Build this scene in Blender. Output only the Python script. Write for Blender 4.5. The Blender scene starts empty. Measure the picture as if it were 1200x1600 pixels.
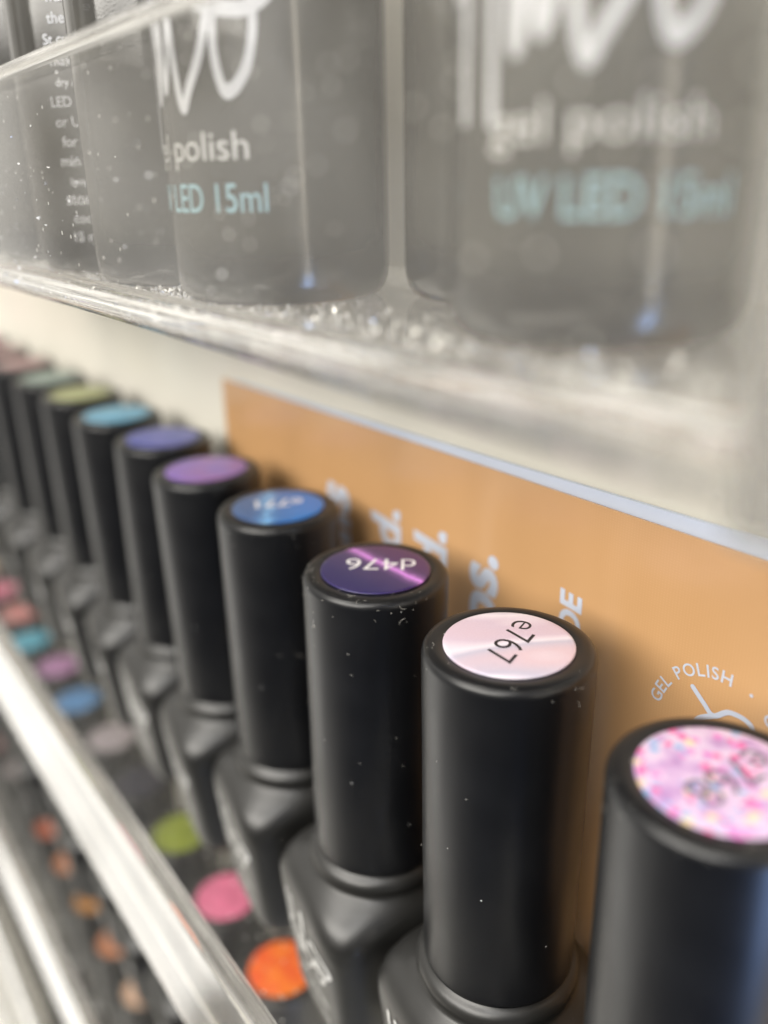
import bpy, bmesh, math, random
from mathutils import Vector, Matrix
random.seed(7)
S = 0.001                      # everything below is written in millimetres
sc = bpy.context.scene
COL = sc.collection

# ------------------------------------------------------------------ camera
cam_d = bpy.data.cameras.new('camera'); cam = bpy.data.objects.new('camera', cam_d); COL.objects.link(cam)
RIGHT = Vector((0.59541, 0.80321, -0.01828)); DOWN = Vector((0.27703, -0.22636, -0.93382)); FWD = Vector((-0.75419, 0.55097, -0.35730))
CAMPOS = Vector((65.333, -54.721, 42.012))
FWD.normalize(); RIGHT = (RIGHT - FWD*RIGHT.dot(FWD)).normalized(); UP = RIGHT.cross(FWD)
mw = Matrix.Identity(4)
for i in range(3):
    mw[i][0] = RIGHT[i]; mw[i][1] = UP[i]; mw[i][2] = -FWD[i]; mw[i][3] = CAMPOS[i]*S
cam.matrix_world = mw
cam_d.sensor_fit = 'HORIZONTAL'; cam_d.sensor_width = 36; cam_d.lens = 36*1346.06/1200
cam_d.clip_start = 0.001; cam_d.clip_end = 50
cam_d.dof.use_dof = True; cam_d.dof.focus_distance = 0.0875; cam_d.dof.aperture_fstop = 13.5
sc.camera = cam

# ------------------------------------------------------------------ world: the shop around the shelf
w = bpy.data.worlds.new('World'); sc.world = w; w.use_nodes = True
nt = w.node_tree; nt.nodes.clear()
def N(t, **kw):
    n = nt.nodes.new(t)
    for k, v in kw.items(): setattr(n, k, v)
    return n
def L(a, b): nt.links.new(a, b)
tc = N('ShaderNodeTexCoord'); sp = N('ShaderNodeSeparateXYZ'); L(tc.outputs['Generated'], sp.inputs[0])
at = N('ShaderNodeMath', operation='ARCTAN2'); L(sp.outputs[1], at.inputs[0]); L(sp.outputs[0], at.inputs[1])
az = N('ShaderNodeMath', operation='MULTIPLY_ADD'); L(at.outputs[0], az.inputs[0]); az.inputs[1].default_value = 1/(2*math.pi); az.inputs[2].default_value = .5
def ramp(src, stops):
    r = N('ShaderNodeValToRGB'); L(src, r.inputs[0]); e = r.color_ramp.elements
    while len(e) > 1: e.remove(e[-1])
    e[0].position = stops[0][0]; e[0].color = (*stops[0][1], 1)
    for p, c in stops[1:]:
        x = e.new(p); x.color = (*c, 1)
    return r.outputs[0]
WARM = (1.0, .96, .89)
def wm(k): return tuple(c*k for c in WARM)
rz = ramp(az.outputs[0], [(0, wm(1.0)), (.10, wm(1.0)), (.16, wm(.6)), (.22, wm(.22)), (.29, (.07, .075, .085)),
                          (.40, (.035, .04, .055)), (.46, (.05, .075, .15)), (.50, (.12, .18, .34)), (.54, (.05, .07, .14)), (.62, (.12, .12, .12)), (.75, (.15, .14, .13)), (.9, wm(.7)), (1, wm(1.0))])
el = N('ShaderNodeMath', operation='MULTIPLY_ADD'); L(sp.outputs[2], el.inputs[0]); el.inputs[1].default_value = .5; el.inputs[2].default_value = .5
re = ramp(el.outputs[0], [(0, (1, 1, 1)), (.23, (1, 1, 1)), (.29, (.5, .5, .5)), (.40, (.45, .45, .45)), (.48, (.5, .5, .5)), (.6, (.85, .85, .85)), (.8, (.7, .7, .7)), (1, (.6, .6, .6))])
mx = N('ShaderNodeMix', data_type='RGBA', blend_type='MULTIPLY'); mx.inputs[0].default_value = 1; L(rz, mx.inputs[6]); L(re, mx.inputs[7])
# shelves, people and fittings of the shop as loose dark shapes in what the gloss reflects
mp = N('ShaderNodeMapping'); mp.inputs['Scale'].default_value = (3.6, 3.6, 1.9); L(tc.outputs['Generated'], mp.inputs[0])
nz = N('ShaderNodeTexNoise'); nz.inputs['Scale'].default_value = 1.6; nz.inputs['Detail'].default_value = 2; L(mp.outputs[0], nz.inputs['Vector'])
rn = ramp(nz.outputs['Fac'], [(.36, (.22, .21, .2)), (.47, (.85, .85, .85)), (.62, (1.15, 1.15, 1.15))])
m2 = N('ShaderNodeMix', data_type='RGBA', blend_type='MULTIPLY'); m2.inputs[0].default_value = 1; L(mx.outputs[2], m2.inputs[6]); L(rn, m2.inputs[7])
# the bright shop counter low on the left
vd = N('ShaderNodeVectorMath', operation='DOT_PRODUCT'); L(tc.outputs['Generated'], vd.inputs[0]); vd.inputs[1].default_value = Vector((-.76, -.18, -.62)).normalized()
cb = ramp(vd.outputs['Value'], [(.80, (0, 0, 0)), (.93, (.58, .565, .53))])
cs = N('ShaderNodeMix', data_type='RGBA', blend_type='MULTIPLY'); cs.inputs[0].default_value = 1; L(cb, cs.inputs[6]); L(ramp(nz.outputs['Fac'], [(.36, (.15, .15, .15)), (.42, (1, 1, 1))]), cs.inputs[7])
m3 = N('ShaderNodeMix', data_type='RGBA', blend_type='ADD'); m3.inputs[0].default_value = 1; L(m2.outputs[2], m3.inputs[6]); L(cs.outputs[2], m3.inputs[7])
bg = N('ShaderNodeBackground'); L(m3.outputs[2], bg.inputs[0]); bg.inputs[1].default_value = 1.35
wo = N('ShaderNodeOutputWorld'); L(bg.outputs[0], wo.inputs[0])

# ------------------------------------------------------------------ shop ceiling and window lamps, plus an added fill and highlight strip
def area(name, loc, target, size, power, col, sy=None):
    d = bpy.data.lights.new(name, 'AREA'); d.shape = 'RECTANGLE'; d.size = size*S; d.size_y = (sy or size)*S; d.energy = power; d.color = col
    o = bpy.data.objects.new(name, d); COL.objects.link(o); o.location = Vector(loc)*S
    o.rotation_euler = (Vector(target)-Vector(loc)).to_track_quat('-Z', 'Y').to_euler()
    return o
area('ceiling_light', (-150, -420, 760), (-20, 0, 0), 420, 4.0, (1, .96, .90))
area('front_fill_light', (90, -760, 400), (-40, 0, -20), 850, 9.5, (1, .96, .89), 420)  # added frontal fill, brightens the back wall and the lower bottles
area('ceiling_light', (260, -300, 560), (20, 0, 0), 160, 1.7, (1, .98, .95), 500)
area('window_light', (560, -60, -230), (0, 0, -60), 110, 1.3, (.34, .53, 1.0), 260)
area('highlight_strip_light', (560, -70, 60), (0, 0, 40), 60, .5, (1, .92, .78), 420)  # added narrow strip, puts a cream highlight on the large bottles

sc.view_settings.view_transform = 'Standard'; sc.view_settings.look = 'None'
sc.view_settings.exposure = 0.14; sc.view_settings.gamma = 1
try: sc.view_settings.use_curve_mapping = False
except Exception: pass
sc.render.engine = 'CYCLES'
sc.cycles.use_denoising = True
sc.cycles.max_bounces = 14; sc.cycles.transparent_max_bounces = 40; sc.cycles.transmission_bounces = 12; sc.cycles.glossy_bounces = 6; sc.cycles.diffuse_bounces = 4
sc.cycles.sample_clamp_indirect = 4.0; sc.cycles.blur_glossy = 0.5

# ------------------------------------------------------------------ materials
def srgb(r, g, b):
    f = lambda c: (c/255/12.92) if c/255 <= .04045 else ((c/255+.055)/1.055)**2.4
    return (f(r), f(g), f(b), 1)
class Mat:
    def __init__(s, name):
        s.m = bpy.data.materials.new(name); s.m.use_nodes = True; s.t = s.m.node_tree
        s.b = s.t.nodes['Principled BSDF']; s.out = s.t.nodes['Material Output']
    def n(s, t, **kw):
        x = s.t.nodes.new(t)
        for k, v in kw.items(): setattr(x, k, v)
        return x
    def l(s, a, b): s.t.links.new(a, b)
    def ramp(s, src, stops):
        r = s.n('ShaderNodeValToRGB'); s.l(src, r.inputs[0]); e = r.color_ramp.elements
        while len(e) > 1: e.remove(e[-1])
        e[0].position = stops[0][0]; e[0].color = stops[0][1]
        for p, c in stops[1:]: e.new(p).color = c
        return r.outputs[0]
    def coord(s): return s.n('ShaderNodeTexCoord').outputs['Object']
    def noise(s, scale, detail=3, vec=None):
        x = s.n('ShaderNodeTexNoise'); x.inputs['Scale'].default_value = scale; x.inputs['Detail'].default_value = detail
        s.l(vec or s.coord(), x.inputs['Vector']); return x.outputs['Fac']
    def bump(s, h, strength, dist):
        b = s.n('ShaderNodeBump'); b.inputs['Strength'].default_value = strength; b.inputs['Distance'].default_value = dist; s.l(h, b.inputs['Height']); return b.outputs[0]
    def mixc(s, f, a, b, blend='MIX'):
        x = s.n('ShaderNodeMix', data_type='RGBA', blend_type=blend)
        for i, v in ((0, f), (6, a), (7, b)):
            if isinstance(v, (int, float, tuple)): x.inputs[i].default_value = v
            else: s.l(v, x.inputs[i])
        return x.outputs[2]
    def math(s, op, a, b=None, c=None):
        x = s.n('ShaderNodeMath', operation=op)
        for i, v in enumerate((a, b, c)):
            if v is None: continue
            if isinstance(v, (int, float)): x.inputs[i].default_value = v
            else: s.l(v, x.inputs[i])
        return x.outputs[0]
def simple(name, col, rough=.5, **kw):
    M = Mat(name); M.b.inputs['Base Color'].default_value = col if len(col) == 4 else (*col, 1); M.b.inputs['Roughness'].default_value = rough
    for k, v in kw.items(): M.b.inputs[k].default_value = v
    return M.m
def specks(M, cells, thr, density):
    """white dust specks: a small dot in a few random cells"""
    v = M.n('ShaderNodeTexVoronoi'); v.inputs['Scale'].default_value = cells; M.l(M.coord(), v.inputs['Vector'])
    d = M.math('LESS_THAN', v.outputs['Distance'], thr)
    sep = M.n('ShaderNodeSeparateColor'); M.l(v.outputs['Color'], sep.inputs[0])
    return M.math('MULTIPLY', d, M.math('LESS_THAN', sep.outputs[0], density))
def black_plastic(name, base, rough, spec, dust):
    M = Mat(name); b = M.b
    f = M.math('MAXIMUM', specks(M, 1100, .10, dust), specks(M, 430, .035, dust*1.2))
    sm = M.noise(120, 5)
    c = M.mixc(M.ramp(sm, [(.45, (0, 0, 0, 1)), (.75, (1, 1, 1, 1))]), (*base, 1), (base[0]*1.5, base[1]*1.5, base[2]*1.45, 1))
    M.l(M.mixc(f, c, (.6, .6, .58, 1)), b.inputs['Base Color'])
    r = M.math('MULTIPLY_ADD', M.noise(160, 4), .14, rough-.07); M.l(r, b.inputs['Roughness'])
    b.inputs['Specular IOR Level'].default_value = spec
    M.l(M.bump(M.noise(5200, 2), .12, .00005), b.inputs['Normal'])
    return M.m
cap_mat = black_plastic('matte_black_cap', (.0045, .0048, .006), .33, .55, .03)
body_mat = black_plastic('satin_black_bottle', (.010, .0098, .0092), .38, .8, .02)
glass_mat = black_plastic('gloss_black_bottle', (.05, .048, .043), .13, .75, .01)
def darker_foot(m):  # base colour goes darker towards the bottom of the body
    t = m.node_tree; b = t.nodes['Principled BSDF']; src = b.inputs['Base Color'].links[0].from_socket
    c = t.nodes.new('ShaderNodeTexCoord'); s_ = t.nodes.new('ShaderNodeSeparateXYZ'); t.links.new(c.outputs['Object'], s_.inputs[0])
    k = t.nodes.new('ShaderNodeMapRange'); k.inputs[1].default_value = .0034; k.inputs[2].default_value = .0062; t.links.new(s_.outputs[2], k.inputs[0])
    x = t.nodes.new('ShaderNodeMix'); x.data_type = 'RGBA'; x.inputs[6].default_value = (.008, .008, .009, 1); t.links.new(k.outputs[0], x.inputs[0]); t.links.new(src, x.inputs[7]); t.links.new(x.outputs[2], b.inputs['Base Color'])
darker_foot(glass_mat)
print_white = simple('white_ink', (.62, .63, .66), .45)
print_grey = simple('silver_ink', (.62, .62, .61), .35)
print_cyan = simple('pale_cyan_ink', (.30, .50, .56), .45)
ink_white = simple('sticker_white_ink', (.85, .83, .85), .4)
ink_black = simple('sticker_black_ink', (.012, .01, .015), .4)
ink_faded = simple('faded_ink', (.16, .13, .19), .4)
poster_ink = simple('poster_pale_ink', (.60, .64, .74), .4)

def sticker_flat(name, col, col2=None):
    M = Mat(name)
    f = M.ramp(M.noise(260, 3), [(.38, (0, 0, 0, 1)), (.66, (1, 1, 1, 1))])
    c2 = col2 or (min(1, col[0]*1.35), min(1, col[1]*1.35), min(1, col[2]*1.35), 1)
    M.l(M.mixc(f, col, c2), M.b.inputs['Base Color']); M.b.inputs['Roughness'].default_value = .35
    M.b.inputs['Coat Weight'].default_value = .3
    return M.m
def sticker_streak(name, dark, mid, bright, ang, off, width, warp=.8, metal=.3):
    """magnetic polish: pigment pulled into one shimmering line across the disc"""
    M = Mat(name); co = M.coord()
    sp = M.n('ShaderNodeSeparateXYZ'); M.l(co, sp.inputs[0])
    u = M.math('ADD', M.math('MULTIPLY', sp.outputs[0], -math.sin(ang)*1000), M.math('MULTIPLY', sp.outputs[1], math.cos(ang)*1000))
    nz = M.math('MULTIPLY', M.math('SUBTRACT', M.noise(330, 4), .5), warp*3)
    d = M.math('ABSOLUTE', M.math('ADD', M.math('SUBTRACT', u, off), nz))
    gl = M.noise(4200, 2)
    d = M.math('ADD', d, M.math('MULTIPLY', M.math('SUBTRACT', gl, .5), width*1.6))
    f = M.ramp(M.math('DIVIDE', d, width*3.2), [(0, (1, 1, 1, 1)), (.18, (.55, .55, .55, 1)), (.5, (.12, .12, .12, 1)), (1, (0, 0, 0, 1))])
    side = M.ramp(M.math('MULTIPLY_ADD', u, .08, .5), [(.2, dark), (.8, mid)])
    M.l(M.mixc(f, side, bright), M.b.inputs['Base Color'])
    M.b.inputs['Metallic'].default_value = metal; M.b.inputs['Roughness'].default_value = .38
    M.b.inputs['Coat Weight'].default_value = .5; M.b.inputs['Coat Roughness'].default_value = .1
    return M.m
def sticker_pearl(name):
    M = Mat(name); co = M.coord(); sp = M.n('ShaderNodeSeparateXYZ'); M.l(co, sp.inputs[0])
    rot = M.n('ShaderNodeMapping'); rot.inputs['Rotation'].default_value = (0, 0, -math.radians(66)); M.l(co, rot.inputs[0])
    mpn = M.n('ShaderNodeMapping'); mpn.inputs['Scale'].default_value = (34, 120, 60); M.l(rot.outputs[0], mpn.inputs[0])
    n1 = M.noise(1.0, 1.5, mpn.outputs[0])
    c = M.ramp(n1, [(.25, srgb(214, 176, 186)), (.42, srgb(208, 182, 202)), (.5, srgb(236, 224, 236)), (.56, srgb(190, 182, 204)), (.68, srgb(216, 184, 196)), (.72, srgb(228, 208, 220))])
    M.l(M.mixc(M.math('MULTIPLY', M.noise(5200, 2), .22), c, (1, 1, 1, 1)), M.b.inputs['Base Color'])
    M.b.inputs['Roughness'].default_value = .4; M.b.inputs['Coat Weight'].default_value = .4
    return M.m
def sticker_glitter(name):
    M = Mat(name); co = M.coord()
    c = M.ramp(M.noise(420, 5), [(.3, srgb(176, 132, 190)), (.45, srgb(204, 168, 212)), (.55, srgb(226, 204, 228)), (.68, srgb(192, 150, 204))])
    v = M.n('ShaderNodeTexVoronoi'); v.inputs['Scale'].default_value = 1150; M.l(co, v.inputs['Vector'])
    s = M.n('ShaderNodeSeparateColor'); M.l(v.outputs['Color'], s.inputs[0])
    flake = M.ramp(s.outputs[1], [(0, srgb(238, 60, 150)), (.35, srgb(120, 180, 225)), (.6, srgb(225, 120, 200)), (.8, srgb(245, 220, 160))])
    flake.node.color_ramp.interpolation = 'CONSTANT'
    pick = M.math('MULTIPLY', M.math('LESS_THAN', s.outputs[0], .5), M.math('LESS_THAN', v.outputs['Distance'], .48))
    M.l(M.mixc(M.math('MULTIPLY', pick, .8), c, flake), M.b.inputs['Base Color'])
    M.b.inputs['Roughness'].default_value = .3; M.b.inputs['Coat Weight'].default_value = .5
    return M.m

def acrylic_sheet(name, haze, dust, tint=(.97, .965, .95), speck=.2):
    """thin clear acrylic: straight transmission, fresnel gloss, a film of dust and hairline scratches"""
    M = Mat(name); t = M.t; t.nodes.remove(M.b)
    geo = M.n('ShaderNodeNewGeometry')
    ior = M.math('ADD', M.math('MULTIPLY', geo.outputs['Backfacing'], 1/1.49-1.49), 1.49)
    fr = M.n('ShaderNodeFresnel'); M.l(ior, fr.inputs['IOR'])
    tr = M.n('ShaderNodeBsdfTransparent'); tr.inputs[0].default_value = (*tint, 1)
    gl = M.n('ShaderNodeBsdfGlossy'); gl.inputs['Roughness'].default_value = .06; gl.inputs[0].default_value = (1, 1, 1, 1)
    M.l(M.bump(M.noise(22, 2), .10, .0006), gl.inputs['Normal'])
    df = M.n('ShaderNodeBsdfDiffuse'); df.inputs[0].default_value = (.85, .83, .78, 1)
    tl = M.n('ShaderNodeBsdfTranslucent'); tl.inputs[0].default_value = (.85, .83, .78, 1)
    dt = M.n('ShaderNodeMixShader'); dt.inputs[0].default_value = .5; M.l(df.outputs[0], dt.inputs[1]); M.l(tl.outputs[0], dt.inputs[2])
    film = M.math('MULTIPLY', M.ramp(M.noise(26, 5), [(.3, (.5, .5, .5, 1)), (.75, (1.3, 1.3, 1.3, 1))]), haze)
    f = M.math('MAXIMUM', film, M.math('MULTIPLY', M.math('MAXIMUM', specks(M, 700, .12, speck), specks(M, 330, .07, speck)), dust))
    m1 = M.n('ShaderNodeMixShader'); M.l(f, m1.inputs[0]); M.l(tr.outputs[0], m1.inputs[1]); M.l(dt.outputs[0], m1.inputs[2])
    m2 = M.n('ShaderNodeMixShader'); M.l(fr.outputs[0], m2.inputs[0]); M.l(m1.outputs[0], m2.inputs[1]); M.l(gl.outputs[0], m2.inputs[2])
    M.l(m2.outputs[0], M.out.inputs[0]); return M.m
def acrylic_edge(name):
    """cut and bent edges of the acrylic: thick enough to refract"""
    M = Mat(name); t = M.t; t.nodes.remove(M.b)
    g = M.n('ShaderNodeBsdfGlass'); g.inputs['IOR'].default_value = 1.49; g.inputs['Roughness'].default_value = .03; g.inputs[0].default_value = (.98, .975, .96, 1)
    mpn = M.n('ShaderNodeMapping'); mpn.inputs['Scale'].default_value = (12, 900, 900); M.l(M.coord(), mpn.inputs[0])
    M.l(M.bump(M.noise(1, 3, mpn.outputs[0]), .4, .0003), g.inputs['Normal'])
    df = M.n('ShaderNodeBsdfDiffuse'); df.inputs[0].default_value = (.8, .78, .74, 1)
    m1 = M.n('ShaderNodeMixShader'); m1.inputs[0].default_value = .09; M.l(g.outputs[0], m1.inputs[1]); M.l(df.outputs[0], m1.inputs[2])
    M.l(m1.outputs[0], M.out.inputs[0]); return M.m
lip_mat = acrylic_sheet('dusty_clear_acrylic', .055, .8, speck=.30)
floor_mat = acrylic_sheet('clear_acrylic_floor', .035, 1.0, speck=.28)
edge_mat = acrylic_edge('acrylic_cut_edge')

# ------------------------------------------------------------------ mesh helpers
def link(name, me, mat=None, parent=None):
    o = bpy.data.objects.new(name, me); COL.objects.link(o)
    if mat is not None:
        for m in (mat if isinstance(mat, (list, tuple)) else [mat]): me.materials.append(m)
    if parent: o.parent = parent
    return o
def mesh(name, verts, faces, smooth=True, mids=None):
    me = bpy.data.meshes.new(name); me.from_pydata([Vector(v)*S for v in verts], [], faces)
    bm = bmesh.new(); bm.from_mesh(me); bmesh.ops.recalc_face_normals(bm, faces=bm.faces); bm.to_mesh(me); bm.free()
    for i, p in enumerate(me.polygons):
        p.use_smooth = smooth
        if mids: p.material_index = mids[i]
    return me
def tag(o, label=None, cat=None, group=None, kind=None):
    for k, v in (('label', label), ('category', cat), ('group', group), ('kind', kind)):
        if v: o[k] = v
    return o
def thing(name, loc, rz=0):
    o = bpy.data.objects.new(name, None); COL.objects.link(o); o.location = Vector(loc)*S; o.rotation_euler = (0, 0, rz); o.empty_display_size = .005
    return o
def loft(rings, close=True):
    n = len(rings[0]); v = [p for r in rings for p in r]; f = []
    for i in range(len(rings)-1):
        for j in range(n):
            k = (j+1) % n; f.append((i*n+j, i*n+k, (i+1)*n+k, (i+1)*n+j))
    if close: f += [tuple(range(n)), tuple(range((len(rings)-1)*n, len(rings)*n))]
    return v, f
def squircle(hx, hy, p, z, n=96, taper=0):
    out = []
    for i in range(n):
        a = 2*math.pi*i/n; c, s = math.cos(a), math.sin(a)
        r = (abs(c/hx)**p + abs(s/hy)**p)**(-1/p); out.append((r*c, r*s, z))
    return out
def box(name, x0, x1, y0, y1, z0, z1):
    v = [(x, y, z) for x in (x0, x1) for y in (y0, y1) for z in (z0, z1)]
    return mesh(name, v, [(0, 1, 3, 2), (4, 6, 7, 5), (0, 4, 5, 1), (2, 3, 7, 6), (0, 2, 6, 4), (1, 5, 7, 3)], smooth=False)

# text outlines as flat meshes, in mm, centred; bold by offset
def text_mesh(txt, width=None, height=None, bold=0, shear=0, align='CENTER'):
    cu = bpy.data.curves.new('t', 'FONT'); cu.body = txt; cu.size = 1; cu.offset = bold; cu.shear = shear; cu.resolution_u = 4
    ob = bpy.data.objects.new('t', cu); COL.objects.link(ob)
    me = bpy.data.meshes.new_from_object(ob.evaluated_get(bpy.context.evaluated_depsgraph_get()))
    bpy.data.objects.remove(ob); bpy.data.curves.remove(cu)
    xs = [v.co.x for v in me.vertices]; ys = [v.co.y for v in me.vertices]
    sx = width/(max(xs)-min(xs)) if width else height/(max(ys)-min(ys))
    sy = height/(max(ys)-min(ys)) if height else sx
    cx = {'CENTER': (max(xs)+min(xs))/2, 'RIGHT': max(xs), 'LEFT': min(xs)}[align]
    verts = [((v.co.x-cx)*sx, (v.co.y)*sy, 0) for v in me.vertices]
    faces = [tuple(p.vertices) for p in me.polygons]; bpy.data.meshes.remove(me)
    return verts, faces
def catmull(pts, n=9):
    P = [pts[0]]+list(pts)+[pts[-1]]; out = []
    for i in range(1, len(P)-2):
        for k in range(n):
            t = k/n; a, b, c, d = P[i-1], P[i], P[i+1], P[i+2]
            out.append(tuple(.5*((2*b[j])+(-a[j]+c[j])*t+(2*a[j]-5*b[j]+4*c[j]-d[j])*t*t+(-a[j]+3*b[j]-3*c[j]+d[j])*t**3) for j in range(2)))
    out.append(tuple(pts[-1])); return out
_lift = [0]
def ribbon(pts, wd, smooth=True):
    p = catmull(pts) if smooth else pts; v = []; f = []; n = len(p); _lift[0] = (_lift[0]+1) % 7; l0 = _lift[0]*.012; li = lambda i: l0+i*.0006
    for i in range(n):
        a = p[max(0, i-1)]; b = p[min(n-1, i+1)]; dx, dy = b[0]-a[0], b[1]-a[1]; l = math.hypot(dx, dy) or 1
        ww = wd*.5
        v += [(p[i][0]-dy/l*ww, p[i][1]+dx/l*ww, li(i)), (p[i][0]+dy/l*ww, p[i][1]-dx/l*ww, li(i))]
        if i: f.append((2*i-2, 2*i-1, 2*i+1, 2*i))
    for e, q in ((0, 1), (n-1, n-2)):                    # half-round ends, butted to the strip
        ux, uy = p[e][0]-p[q][0], p[e][1]-p[q][1]; a0 = math.atan2(uy, ux); b0 = len(v)
        v += [(p[e][0]+wd*.5*math.cos(a0-math.pi/2+t*math.pi/8), p[e][1]+wd*.5*math.sin(a0-math.pi/2+t*math.pi/8), li(e)) for t in range(9)]; f.append(tuple(range(b0, b0+9)))
    return v, f
def merge(*parts):
    v = []; f = []
    for (a, b) in parts:
        o = len(v); v += a; f += [tuple(i+o for i in q) for q in b]
    return v, f
def moved(part, dx=0, dy=0, sc_=1):
    return [(x*sc_+dx, y*sc_+dy, l) for x, y, l in part[0]], part[1]
# the script word on the bottle fronts: (across, up) in mm
def halo_script(wd=1.05):
    st = [
     [(-15.2, 53.0), (-14.6, 54.6), (-14.0, 58.0), (-13.9, 64.0), (-13.4, 66.5)],
     [(-15.6, 52.4), (-14.6, 53.6), (-14.0, 52.6), (-14.0, 45.6)],
     [(-13.9, 64), (-13.9, 53)],
     [(-9.6, 67.0), (-10.1, 58), (-9.9, 45.4)],
     [(-14.0, 55.5), (-11.8, 57.2), (-9.9, 57.0)],
     [(-10.0, 54.2), (-8.6, 55.6), (-7.9, 53.0), (-7.7, 49.5), (-7.0, 49.4), (-6.2, 54.5), (-5.6, 54.3), (-5.2, 50.4), (-4.6, 49.8), (-3.6, 52.0),
      (-2.4, 58.5), (-1.6, 65.5), (-2.3, 67.0), (-3.0, 64.5), (-2.5, 55.5), (-1.5, 49.6), (-.5, 48.1), (.7, 49.4), (2.8, 51.6), (4.6, 54.6), (6.3, 57.0), (7.6, 56.9)],
     [(7.2, 56.9), (5.6, 55.6), (5.1, 52.2), (6.0, 49.4), (7.5, 49.2), (9.6, 51.0), (10.6, 54.2), (9.9, 56.8), (7.6, 57.3), (5.8, 56.0)],
     [(5.2, 55.0), (2.3, 55.8), (1.4, 58.0), (2.8, 60.6), (7.0, 61.6), (11.8, 60.2), (13.6, 57.8), (12.6, 55.8), (9.6, 54.8), (6.2, 54.9)],
    ]
    return merge(*[ribbon(s, wd) for s in st])
# wrap a flat print onto a squircle wall: u = arc length from the middle of the front
class Wall:
    def __init__(s, hx, hy, p, off=.06):
        ring = [Vector(q) for q in squircle(hx, hy, p, 0, 720)]
        i0 = 540                                             # angle -90 deg: the front
        s.tab = []; acc = 0
        for k in range(-300, 301):
            s.tab.append(ring[(i0+k) % 720])
        s.len = [0]
        for k in range(1, 601): s.len.append(s.len[-1]+(s.tab[k]-s.tab[k-1]).length)
        mid = s.len[300]; s.len = [l-mid for l in s.len]; s.off = off
    def at(s, u, z, l=0):
        import bisect
        i = min(max(bisect.bisect(s.len, u), 1), 600); a, b = s.tab[i-1], s.tab[i]; t = (u-s.len[i-1])/(s.len[i]-s.len[i-1]+1e-9)
        p = a.lerp(b, t); d = (b-a).normalized(); nrm = Vector((d.y, -d.x, 0))
        return (p.x+nrm.x*(s.off+l), p.y+nrm.y*(s.off+l), z)
def wrap_print(name, part, wall, mat, parent):
    v = [wall.at(x, z, l) for x, z, l in part[0]]
    if wall is small_wall: v = [(x*taper(z), y*taper(z), z) for x, y, z in v]
    me = bpy.data.meshes.new(name); me.from_pydata([Vector(q)*S for q in v], [], part[1]); me.update()
    return link(name, me, mat, parent)
def flat_print(name, part, cx, cy, z, ang, mat, parent, th=.02):
    c, s_ = math.cos(ang), math.sin(ang)
    v = [(cx+x*c-y*s_, cy+x*s_+y*c, z+l) for x, y, l in part[0]]
    me = bpy.data.meshes.new(name); me.from_pydata([Vector(q)*S for q in v], [], part[1]); me.update()
    return link(name, me, mat, parent)

# ------------------------------------------------------------------ the back wall and the shelves
PITCH = 100.0
random.seed(11)
XL, XR = -760.0, 48.8
M = Mat('cream_wall'); b = M.b
M.l(M.mixc(M.ramp(M.noise(9, 5), [(.3, (0, 0, 0, 1)), (.8, (1, 1, 1, 1))]), (.76, .73, .64, 1), (.82, .79, .71, 1)), b.inputs['Base Color'])
b.inputs['Roughness'].default_value = .6; M.l(M.bump(M.noise(700, 4), .25, .0003), b.inputs['Normal'])
wall = tag(link('back_wall', box('back_wall', -1400, 260, 14.8, 20, -1200, 420), M.m), kind='structure')
LIP_Y0, LIP_Y1, TH, LIP_H = -26.8, -24.0, 2.5, 25.0
def shelf_mesh(name, xr):
    """an L of bent acrylic: floor, bend, upright lip, rounded rim; extruded along x"""
    ro, ri = 3.6, 1.2
    prof = [(14.6, 0, 0)]; mids = []
    for k in range(7):
        a = -math.pi/2 - k*math.pi/12; prof.append((LIP_Y0+ro+ro*math.cos(a), ro+ro*math.sin(a), 1))
    prof.append((LIP_Y0, LIP_H-.7, 0))
    for k in range(1, 5):
        a = math.pi - k*math.pi/8; prof.append((LIP_Y0+.7+.7*math.cos(a), LIP_H-.7+.7*math.sin(a), 1))
    for k in range(0, 4):
        a = math.pi/2 - k*math.pi/6; prof.append((LIP_Y1-.7+.7*math.cos(a), LIP_H-.7+.7*math.sin(a), 1))
    prof.append((LIP_Y1, TH+ri, 1))
    for k in range(1, 6):
        a = math.pi + k*math.pi/12; prof.append((LIP_Y1+ri+ri*math.cos(a), TH+ri+ri*math.sin(a), 0))
    prof.append((LIP_Y1+ri, TH, 0)); prof.append((14.6, TH, 0))
    n = len(prof); v = [(x, p[0], p[1]) for x in (XL, xr) for p in prof]; f = []; mi = []
    for i in range(n):
        j = (i+1) % n; f.append((i, j, n+j, n+i))
        y0, z0, y1, z1 = prof[i][0], prof[i][1], prof[j][0], prof[j][1]
        ln = math.hypot(y1-y0, z1-z0)
        if ln > 8: m = 0 if abs(z1-z0) > abs(y1-y0) else 1
        else: m = 2
        mi.append(m)
    f += [tuple(range(n)), tuple(range(n, 2*n))]; mi += [2, 2]
    me = bpy.data.meshes.new(name); me.from_pydata([Vector(q)*S for q in v], [], f)
    for i, p in enumerate(me.polygons): p.material_index = mi[i]; p.use_smooth = False
    bm = bmesh.new(); bm.from_mesh(me); bmesh.ops.recalc_face_normals(bm, faces=bm.faces); bm.to_mesh(me); bm.free()
    return me
sh_me = shelf_mesh('shelf_tray', XR)
SHELF_LABELS = ['clear acrylic shelf with dusty front lip at the top, under the large grey bottles',
                'clear acrylic shelf under the main bottle row, bright lip at lower left',
                'clear acrylic shelf two levels below the top one, seen through the lower left lip',
                'clear acrylic shelf at the lower left corner, third level down from the top',
                'blurred clear acrylic shelf far down, fourth level below the top one',
                'lowest blurred clear acrylic shelf glimpsed at the bottom left']
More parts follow.
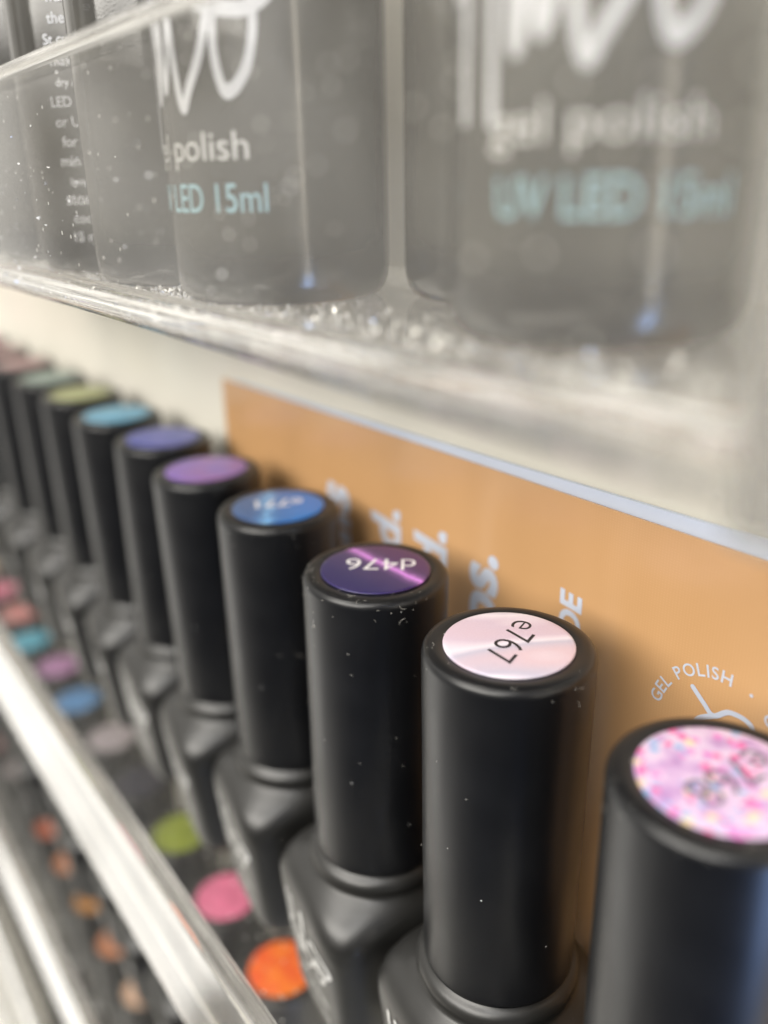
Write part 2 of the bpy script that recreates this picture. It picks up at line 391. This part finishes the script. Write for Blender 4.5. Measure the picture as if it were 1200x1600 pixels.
for k in range(6):
    z0 = 29.4-PITCH*k
    t = thing('acrylic_shelf', (0, 0, z0)); tag(t, SHELF_LABELS[k], 'shelf', 'clear acrylic shelves one above another')
    tray = link('tray', sh_me, None, t)
    if k == 0:
        for m in (lip_mat, floor_mat, edge_mat): sh_me.materials.append(m)
    if k < 2:
        link('end_panel', box('end_panel', XR+.05, XR+2.9, LIP_Y0, 14.5, 0, LIP_H), edge_mat, t)

def flecks(name, n, seed, pick, parent, mat):
    rnd = random.Random(seed); v = []; f = []
    for k in range(n):
        c = Vector(pick(rnd)); s_ = rnd.choice((.07, .09, .12, .16, .26))*rnd.uniform(.6, 1.2)
        a = Vector((rnd.gauss(0, 1), rnd.gauss(0, 1), rnd.gauss(0, 1))).normalized(); b_ = a.orthogonal().normalized(); c_ = a.cross(b_)
        o = len(v); v += [tuple(c+a*s_*.4), tuple(c+b_*s_), tuple(c-b_*s_*.5+c_*s_*.8), tuple(c-b_*s_*.5-c_*s_*.8)]
        f += [(o, o+1, o+2), (o, o+2, o+3), (o, o+3, o+1), (o+1, o+3, o+2)]
    ob = link(name, mesh(name, v, f, smooth=False), mat, parent); ob['kind'] = 'stuff'; return ob
fleck_mat = simple('bright_dust', (1, .99, .96), .18, Metallic=.35)
top_shelf = [o for o in COL.objects if o.name == 'acrylic_shelf'][0]
flecks('dust', 9000, 4, lambda q: (q.uniform(-170, 46), -23.6+abs(q.gauss(0, 5.5)), TH+q.uniform(.03, .2)), top_shelf, fleck_mat)
flecks('dust', 420, 8, lambda q: (q.gauss(-75, 30) if q.random() < .7 else q.uniform(-140, 40), LIP_Y0-.04, abs(q.gauss(0, 9))+1.5), top_shelf, fleck_mat)

# ------------------------------------------------------------------ small capped bottle of the main rows
CAP_H, CAP_R, BODY_H = 38.5, 8.5, 29.0
def cap_mesh():
    prof = [(CAP_R-1.3, .9), (CAP_R-.55, 0), (CAP_R-.25, .12), (CAP_R-.22, .5), (CAP_R-.1, 14), (CAP_R, CAP_H-1.0), (CAP_R-.06, CAP_H-.6), (CAP_R-.25, CAP_H-.25), (CAP_R-.6, CAP_H-.05), (CAP_R-1.0, CAP_H), (6.55, CAP_H), (6.5, CAP_H-.04), (3, CAP_H-.04)]
    v, f = loft([squircle(r, r, 2, z, 96) for r, z in prof]); return mesh('cap', v, f)
BHX, BHY, BP = 11.0, 11.8, 5.2
def taper(z): return 1.0-.17*max(0.0, min(1.0, (21.0-z)/21.0))
def body_mesh():
    rings = []; top = BODY_H; k = BHY/BHX
    # half width, roundness exponent, how square (0 circle .. 1 full depth), height
    spec = [(8.0, 2, 0, top+.7), (8.0, 2, 0, top-.2), (8.5, 2, 0, top-.35), (8.95, 2, 0, top-.9), (9.1, 2, 0, top-1.5), (9.0, 2, 0, top-2.1), (8.85, 2.03, .05, top-2.6),
            (9.1, 2.12, .1, top-3.0), (9.65, 2.35, .3, top-3.5), (10.25, 2.75, .55, top-4.2), (10.7, 3.3, .8, top-5.1), (10.95, 4.0, .95, top-6.2), (11.05, 4.7, 1, top-7.6)]
    for z in (19, 16, 12, 8, 5, 3): spec.append((11.0*taper(z), BP, 1, z))
    b0 = 11.0*taper(1)
    spec += [(b0-.15, 5, 1, 1.6), (b0-.6, 4.6, 1, .6), (b0-1.3, 4.3, 1, .12), (b0-2.2, 4, 1, 0)]
    for r, p, q, z in spec: rings.append(squircle(r, r*(1+(k-1)*q), p, z, 128))
    v, f = loft(rings); return mesh('body', v, f)
def sticker_mesh():
    v, f = loft([squircle(r, r, 2, z, 96) for r, z in [(6.4, 0), (6.4, .1), (6.3, .16), (6.0, .18), (2, .18)]]); return mesh('sticker', v, f)
CAPM, BODYM, STKM = cap_mesh(), body_mesh(), sticker_mesh()
CAPM.materials.append(cap_mat); BODYM.materials.append(body_mat)
small_wall = Wall(BHX, BHY, BP, .07)
logo_small = moved(halo_script(1.5), 0, -19.5, .5)
def small_print_mesh():
    a = moved(halo_script(1.5), 2.0, 12.4-48*.46, .46)
    b_ = text_mesh('gel polish', width=9.5, bold=.01); b_ = moved(b_, 2.0, 8.4)
    c = text_mesh('UV LED 8ml', width=9.0, bold=.005); c = moved(c, 2.0, 5.2)
    return a, merge(b_, c)
PR_A, PR_B = small_print_mesh()
def pm(name, part, wall, mat):
    o = wrap_print(name, part, wall, mat, None); me = o.data; bpy.data.objects.remove(o); return me
PRA_ME = pm('logo_print', PR_A, small_wall, print_grey); PRB_ME = pm('small_print', PR_B, small_wall, print_grey)
def obj(name, me, parent, loc=None):
    o = bpy.data.objects.new(name, me); COL.objects.link(o); o.parent = parent
    if loc: o.location = Vector(loc)*S
    return o
def small_bottle(x, y, zf, yaw, mat, label, group, lean=(0, 0), text=None, detail=True):
    t = thing('polish_bottle', (x, y, zf)); tag(t, label, 'nail polish bottle', group)
    t.rotation_euler = (lean[0], lean[1], 0)
    bd = obj('body', BODYM, t); bd.rotation_euler = (0, 0, yaw)
    if detail:
        obj('logo_print', PRA_ME, bd); obj('small_print', PRB_ME, bd)
    cp = obj('cap', CAPM, t, (0, 0, BODY_H))
    stm = STKM.copy(); stm.materials.append(mat); st = obj('colour_sticker', stm, cp, (0, 0, CAP_H))
    if text:
        s, ang, cx, cy, wd, m, bold = text
        flat_print('number_print', moved(text_mesh(s, width=wd, bold=bold), 0, -wd*.15), cx, cy, .2+CAP_H, ang, m, cp)
    return t
ROW = 'black capped bottles in the main row'
ST = {
 'mauve': sticker_flat('mauve_sticker', srgb(140, 102, 106)), 'teal': sticker_flat('grey_teal_sticker', srgb(104, 128, 122)),
 'olive': sticker_flat('olive_sticker', srgb(140, 146, 88)), 'sky': sticker_flat('sky_blue_sticker', srgb(82, 150, 182)),
 'indigo': sticker_flat('indigo_sticker', srgb(64, 76, 158), srgb(104, 106, 180)), 'lilac': sticker_flat('lilac_sticker', srgb(128, 100, 180), srgb(150, 104, 165)),
 'blue': sticker_streak('bright_blue_sticker', srgb(14, 118, 205), srgb(62, 92, 140), srgb(120, 180, 230), 2.6, 1.6, .5, 1.6, .0),
 'purple': sticker_streak('dark_purple_sticker', srgb(46, 36, 92), srgb(72, 34, 96), srgb(235, 150, 250), math.radians(4.8), 1.4, .5, .35, .1),
 'pearl': sticker_pearl('pearl_pink_sticker'), 'glitter': sticker_glitter('pink_glitter_sticker'),
 'orange': sticker_flat('orange_sticker', srgb(236, 84, 10), srgb(250, 130, 20)), 'pink': sticker_flat('pink_sticker', srgb(205, 105, 140)),
 'green': sticker_flat('green_sticker', srgb(120, 132, 44)), 'black': sticker_flat('black_sticker', srgb(40, 40, 52)), 'grey': sticker_flat('grey_sticker', srgb(150, 142, 148)),
 'cornflower': sticker_flat('cornflower_sticker', srgb(78, 126, 176)), 'violet': sticker_flat('violet_sticker', srgb(160, 112, 160)),
 'cyan': sticker_flat('cyan_sticker', srgb(50, 150, 180)), 'salmon': sticker_flat('salmon_sticker', srgb(196, 120, 122)), 'rose': sticker_flat('rose_sticker', srgb(198, 100, 135)),
 'peach': sticker_flat('peach_sticker', srgb(190, 124, 88)), 'amber': sticker_flat('amber_sticker', srgb(180, 124, 62)), 'coral': sticker_flat('coral_sticker', srgb(180, 92, 64)), 'sand': sticker_flat('sand_sticker', srgb(214, 176, 150)),
}
ZF = -CAP_H-BODY_H        # floor of the main shelf is at this height
R_ = math.radians
main = [  # x, y, sticker, label, yaw, lean(x,y), text
 (37.4, -3.5, 'glitter', 'nearest black capped bottle, pink glitter sticker, cut off at the right edge', 14, (0, 0), ('e768', R_(-93.5), .2, .6, 8.3, ink_faded, .0)),
 (13.1, -1.9, 'pearl', 'black capped bottle with a pale pearly pink sticker reading e767', 16, (0, 0), ('e767', R_(-67.6), -.2, .5, 8.4, ink_black, -.008)),
 (-10.4, -1.8, 'purple', 'black capped bottle with a dark purple sticker reading d476 and a bright magnetic streak', 17, (0, R_(1.2)), ('d476', R_(-128.8), -.6, 1.2, 8.2, ink_white, -.004)),
 (-34.4, -.1, 'blue', 'black capped bottle with a bright blue sticker reading e771, beside the dark purple one', 18, (0, 0), ('e771', R_(-117), -1.0, .7, 6.6, ink_white, .01)),
 (-56.0, .3, 'lilac', 'black capped bottle with a lilac sticker, before the orange poster left end', 19, (R_(.6), R_(-.5)), None),
 (-79.3, 1.1, 'indigo', 'black capped bottle with an indigo blue sticker, just left of the orange poster', 9, (R_(-.5), R_(.6)), None),
 (-101.1, 1.9, 'sky', 'black capped bottle with a sky blue sticker, between the indigo and the olive one', 20, (R_(.4), R_(.3)), None),
 (-124.1, 2.0, 'olive', 'blurred black capped bottle with an olive green sticker', 15, (0, 0), None),
 (-146.0, 1.9, 'teal', 'blurred black capped bottle with a greyish teal sticker, beside the olive one', 14, (0, 0), None),
 (-169.5, 1.5, 'mauve', 'blurred black capped bottle with a dusty mauve sticker, far left of the main row', 15, (0, 0), None),
 (-193.5, 1.5, 'mauve', 'second mauve stickered bottle in the main row, at the left picture edge', 15, (0, 0), None),
 (-217.5, 1.5, 'rose', 'black capped bottle with a rose sticker, far end of the main row', 15, (0, 0), None),
 (-241.5, 1.5, 'grey', 'black capped bottle with a grey sticker, last in the main row', 15, (0, 0), None),
]
tops = []
for x, y, m, lb, yw, ln, tx in main:
    tops.append(small_bottle(x, y, ZF, R_(-yw*.55), ST[m], lb, ROW, ln, tx))
def lint(parent, seed, n):
    rnd = random.Random(seed); parts_v = []; parts_f = []
    for k in range(n):
        a = rnd.uniform(-2.6, .2); onside = rnd.random() < .6
        if onside: r = CAP_R+.04; z = CAP_H-rnd.choice((rnd.uniform(.4, 3), rnd.uniform(2, 30)))
        else: r = rnd.uniform(6.8, 8.0); z = CAP_H+.03
        base = Vector((r*math.cos(a), r*math.sin(a), z)); ln_ = rnd.uniform(.1, .36) if rnd.random() < .8 else rnd.uniform(.6, 1.2)
        d = Vector((rnd.uniform(-1, 1), rnd.uniform(-1, 1), rnd.uniform(-1, 1)*(1 if onside else .1)))
        nrm = Vector((math.cos(a), math.sin(a), 0)) if onside else Vector((0, 0, 1))
        d = (d-nrm*d.dot(nrm)).normalized(); side = d.cross(nrm).normalized(); w_ = .015
        pts = []
        for i in range(5):
            t_ = i/4; pts.append(base+d*ln_*t_+side*math.sin(t_*3)*ln_*.25+nrm*.03)
        o = len(parts_v)
        for p in pts:
            for (e, g) in ((w_, 0), (0, w_), (-w_, 0), (0, -w_)): parts_v.append(tuple(p+side*e+nrm*g))
        for i in range(4):
            for j in range(4): parts_f.append((o+i*4+j, o+i*4+(j+1) % 4, o+(i+1)*4+(j+1) % 4, o+(i+1)*4+j))
    o = link('lint', mesh('lint', parts_v, parts_f), lint_mat, parent); o['kind'] = 'stuff'; return o
lint_mat = simple('pale_lint', (.62, .6, .55), .7)
for t, sd, n in ((tops[1], 21, 12), (tops[2], 5, 55), (tops[0], 9, 8), (tops[3], 11, 16)):
    cp = [c for c in t.children if c.name.startswith('cap')][0]; lint(cp, sd, n)

# rows on the shelves below
row1 = [('orange', 'bright orange'), ('pink', 'pink'), ('green', 'moss green'), ('black', 'dark navy'), ('grey', 'greyish'), ('cornflower', 'cornflower blue'), ('violet', 'violet'),
        ('cyan', 'cyan'), ('salmon', 'salmon'), ('rose', 'rose pink'), ('sand', 'sand coloured'), ('mauve', 'mauve')]
for i, (m, nm) in enumerate(row1):
    small_bottle(-48-23.6*i+random.uniform(-.7, .7), 1.8+random.uniform(-2.2, 1), ZF-PITCH, R_(-8), ST[m], 'black capped bottle with a %s sticker on the shelf below the main row' % nm, 'bottles on the shelf below the main row')
row2 = [('black', 'near black'), ('sand', 'pale sand'), ('peach', 'peach'), ('amber', 'amber'), ('peach', 'soft orange'), ('coral', 'coral'), ('black', 'dark'), ('grey', 'grey'), ('mauve', 'mauve'), ('black', 'very dark'), ('grey', 'dull grey'), ('mauve', 'dull mauve')]
for i, (m, nm) in enumerate(row2):
    small_bottle(-124-24*i, 1.5, ZF-2*PITCH, R_(-8), ST[m], 'black capped bottle with a %s sticker, two shelves below the main row' % nm, 'bottles two shelves below the main row', detail=False)
for i in range(12):
    m, nm = [('grey', 'grey'), ('sand', 'beige'), ('black', 'near black'), ('mauve', 'dull mauve')][i % 4]
    small_bottle(-230-24*i, 1.5, ZF-3*PITCH, R_(-8), ST[m], 'black capped bottle with a %s sticker, far down at lower left' % nm, 'bottles three shelves below the main row', detail=False)

# ------------------------------------------------------------------ large bottles on the top shelf
BIG = 31.95
def big_body():
    h = 40
    spec = [(8.2, 2, h+1), (8.2, 2, h-.5), (8.5, 2, h-1.2), (9.0, 2, h-2.2), (9.7, 2, h-4), (10.1, 2, h-6), (10.2, 2, h-8), (10.2, 2, 12), (10.2, 2, 3), (10.1, 2, 2.0), (9.85, 2, 1.1), (9.4, 2, .45), (8.8, 2, 0.1), (8.2, 2, 0)]
    v, f = loft([squircle(r, r, p, z) for r, p, z in spec]); return mesh('body', v, f)
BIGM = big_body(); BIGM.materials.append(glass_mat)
big_wall = Wall(10.2, 10.2, 2, .06)
LOGO = halo_script(1.15)
GEL = merge(moved(text_mesh('gel polish', width=13.2, height=2.9, bold=.0), 0, 44.0))
UV = moved(text_mesh('UV LED 15ml', width=14.6, height=2.3, bold=.004), 1.2, 39.9)
FINE = merge(*[moved(text_mesh(t_, height=1.15, bold=.01), 0, 66-2.15*i) for i, t_ in enumerate(['Apply', 'to nail', 'wait', 'then', 'St cure', 'make', 'dry &', 'LED 60', 'or UV', 'for 2', 'min in', 'lamp', 'store', 'cool', '15 ml'])])
LOGO = ([(x*.62, z, l) for x, z, l in LOGO[0]], LOGO[1])
def zoff(part): return [(x, z-BIG, l) for x, z, l in part[0]], part[1]
def big_bottle(x, y, yaw, label, front=True, fine=True, shift=0):
    t = thing('large_polish_bottle', (x, y, BIG)); tag(t, label, 'nail polish bottle', 'large bottles on the top shelf'); t.rotation_euler = (0, 0, yaw)
    bd = obj('body', BIGM, t)
    if front:
        wrap_print('logo_print', zoff(moved(LOGO, shift, 0)), big_wall, print_white, bd)
        wrap_print('gel_polish_print', zoff(moved(GEL, shift*.35, 0)), big_wall, print_grey, bd)
        wrap_print('volume_print', zoff(UV), big_wall, print_cyan, bd)
    elif fine:
        wrap_print('fine_print', zoff(FINE), big_wall, print_white, bd)
    cp = obj('cap', CAPM, t, (0, 0, 40.2)); return t
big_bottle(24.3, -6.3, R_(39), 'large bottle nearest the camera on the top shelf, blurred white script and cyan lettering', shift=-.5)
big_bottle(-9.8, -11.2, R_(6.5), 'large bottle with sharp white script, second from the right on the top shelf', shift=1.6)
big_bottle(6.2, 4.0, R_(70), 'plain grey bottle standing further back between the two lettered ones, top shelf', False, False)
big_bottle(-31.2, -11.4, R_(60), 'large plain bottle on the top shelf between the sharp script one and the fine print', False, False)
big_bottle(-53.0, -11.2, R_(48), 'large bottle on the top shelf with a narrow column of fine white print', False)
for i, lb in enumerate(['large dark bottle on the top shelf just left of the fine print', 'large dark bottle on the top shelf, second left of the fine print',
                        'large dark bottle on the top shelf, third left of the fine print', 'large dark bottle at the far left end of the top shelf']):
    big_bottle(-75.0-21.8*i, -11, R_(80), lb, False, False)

# ------------------------------------------------------------------ orange poster behind the main row
M = Mat('orange_poster'); co = M.coord(); b = M.b
wv = M.n('ShaderNodeTexWave', wave_type='BANDS', bands_direction='Z'); wv.inputs['Scale'].default_value = 1100; M.l(co, wv.inputs['Vector'])
wx = M.n('ShaderNodeTexWave', wave_type='BANDS', bands_direction='X'); wx.inputs['Scale'].default_value = 900; M.l(co, wx.inputs['Vector'])
weave = M.math('MULTIPLY', wv.outputs['Fac'], wx.outputs['Fac'])
c = M.mixc(M.math('MULTIPLY', weave, .35), (.64, .365, .165, 1), (.74, .46, .245, 1))
c = M.mixc(M.math('MULTIPLY', M.noise(30, 4), .3), c, (.60, .33, .14, 1))
M.l(c, b.inputs['Base Color']); b.inputs['Roughness'].default_value = .38; b.inputs['Specular IOR Level'].default_value = .6; b.inputs['Coat Weight'].default_value = .6; b.inputs['Coat Roughness'].default_value = .16
mpn = M.n('ShaderNodeMapping'); mpn.inputs['Scale'].default_value = (45, 45, 7); M.l(co, mpn.inputs[0])
M.l(M.bump(M.noise(1, 2, mpn.outputs[0]), .5, .004), b.inputs['Normal'])
poster_mat = M.m
post = thing('poster', (-76.9, 13.6, ZF)); tag(post, 'orange printed poster standing behind the right half of the main bottle row', 'poster')
PX0, PX1 = -76.9, 95
def quadbox(name, x0, x1, y0, y1, zb, zl, zr):
    v = [(x, y, z) for x, zt in ((x0, zl), (x1, zr)) for y in (y0, y1) for z in (zb, zt)]
    return mesh(name, v, [(0, 1, 3, 2), (4, 6, 7, 5), (0, 4, 5, 1), (2, 3, 7, 6), (0, 2, 6, 4), (1, 5, 7, 3)], smooth=False)
def pchild(name, me, mat): 
    o = link(name, me, mat, post); o.matrix_parent_inverse = Matrix.Translation(-post.location); return o
pchild('printed_sheet', quadbox('printed_sheet', PX0, PX1, 13.35, 13.6, ZF+.1, 9.3, 10.6), poster_mat)
M = Mat('white_backing'); M.b.inputs['Roughness'].default_value = .3; M.b.inputs['Base Color'].default_value = (.62, .69, .83, 1)
pchild('backing_sheet', quadbox('backing_sheet', PX0+2, PX1, 13.9, 14.4, ZF+.1, 9.4, 13.2), M.m)
def poster_print(name, part, fx):
    v = [fx(x, y, l) for x, y, l in part[0]]
    me = bpy.data.meshes.new(name); me.from_pydata([Vector(q)*S for q in v], [], part[1]); me.update(); return pchild(name, me, poster_ink)
def col_text(txt, xbase, zend, capH, bold=.05, shear=.1):
    cu = bpy.data.curves.new('t', 'FONT'); cu.body = txt; cu.size = capH/.7; cu.offset = bold*capH; cu.shear = shear; cu.resolution_u = 4
    ob = bpy.data.objects.new('t', cu); COL.objects.link(ob)
    me = bpy.data.meshes.new_from_object(ob.evaluated_get(bpy.context.evaluated_depsgraph_get())); bpy.data.objects.remove(ob); bpy.data.curves.remove(cu)
    xm = max(v.co.x for v in me.vertices)
    part = ([(v.co.x-xm, v.co.y, 0) for v in me.vertices], [tuple(p.vertices) for p in me.polygons]); bpy.data.meshes.remove(me)
    poster_print('lettering', part, lambda x, y, l: (xbase-y, 13.29-l, zend+x))
col_text('nails', -37.0, -1.0, 8.0)
col_text('loved,', -24.2, -1.0, 6.5)
col_text('loved,', -14.2, -1.0, 6.5)
col_text('lamps.', -4.6, -1.2, 6.8)
col_text('MADE', 9.0, -1.2, 3.0)
# round seal: words on a circle, ribbon mark inside
SX, SZ, SR = 26.8, -10.0, 7.2
def on_circle(txt, a0, h=1.35):
    a = a0
    for ch in txt:
        if ch == ' ': a -= h*.6/SR; continue
        v, f = text_mesh(ch, height=h*(.28 if ch == '.' else 1), bold=.012); wd = max(q[0] for q in v)-min(q[0] for q in v); a -= wd/2/SR
        up = Vector((math.cos(a), math.sin(a))); rt = Vector((up.y, -up.x)); ym = min(q[1] for q in v); lift = h*.4 if ch == '.' else 0
        yield [(SX+up.x*(SR-h/2+y-ym+lift)+rt.x*x, SZ+up.y*(SR-h/2+y-ym+lift)+rt.y*x, 0) for x, y, _ in v], f
        a -= (wd/2+.3)/SR
seal = merge(*list(on_circle('GEL POLISH  .  OLO  .  ', R_(172))), ribbon([(SX-3.0, SZ+4.6), (SX-1.6, SZ+3.4), (SX-.4, SZ+2.6), (SX+1.2, SZ+3.8), (SX+3.4, SZ+3.6), (SX+4.4, SZ+1.5)], .55),
             ribbon([(SX-.4, SZ+2.6), (SX-2.2, SZ+1), (SX-1.4, SZ-1.6), (SX+1.4, SZ-2), (SX+2.2, SZ+.2), (SX+.6, SZ+2)], .55))
poster_print('round_seal', seal, lambda x, y, l: (x, 13.29-l, y))
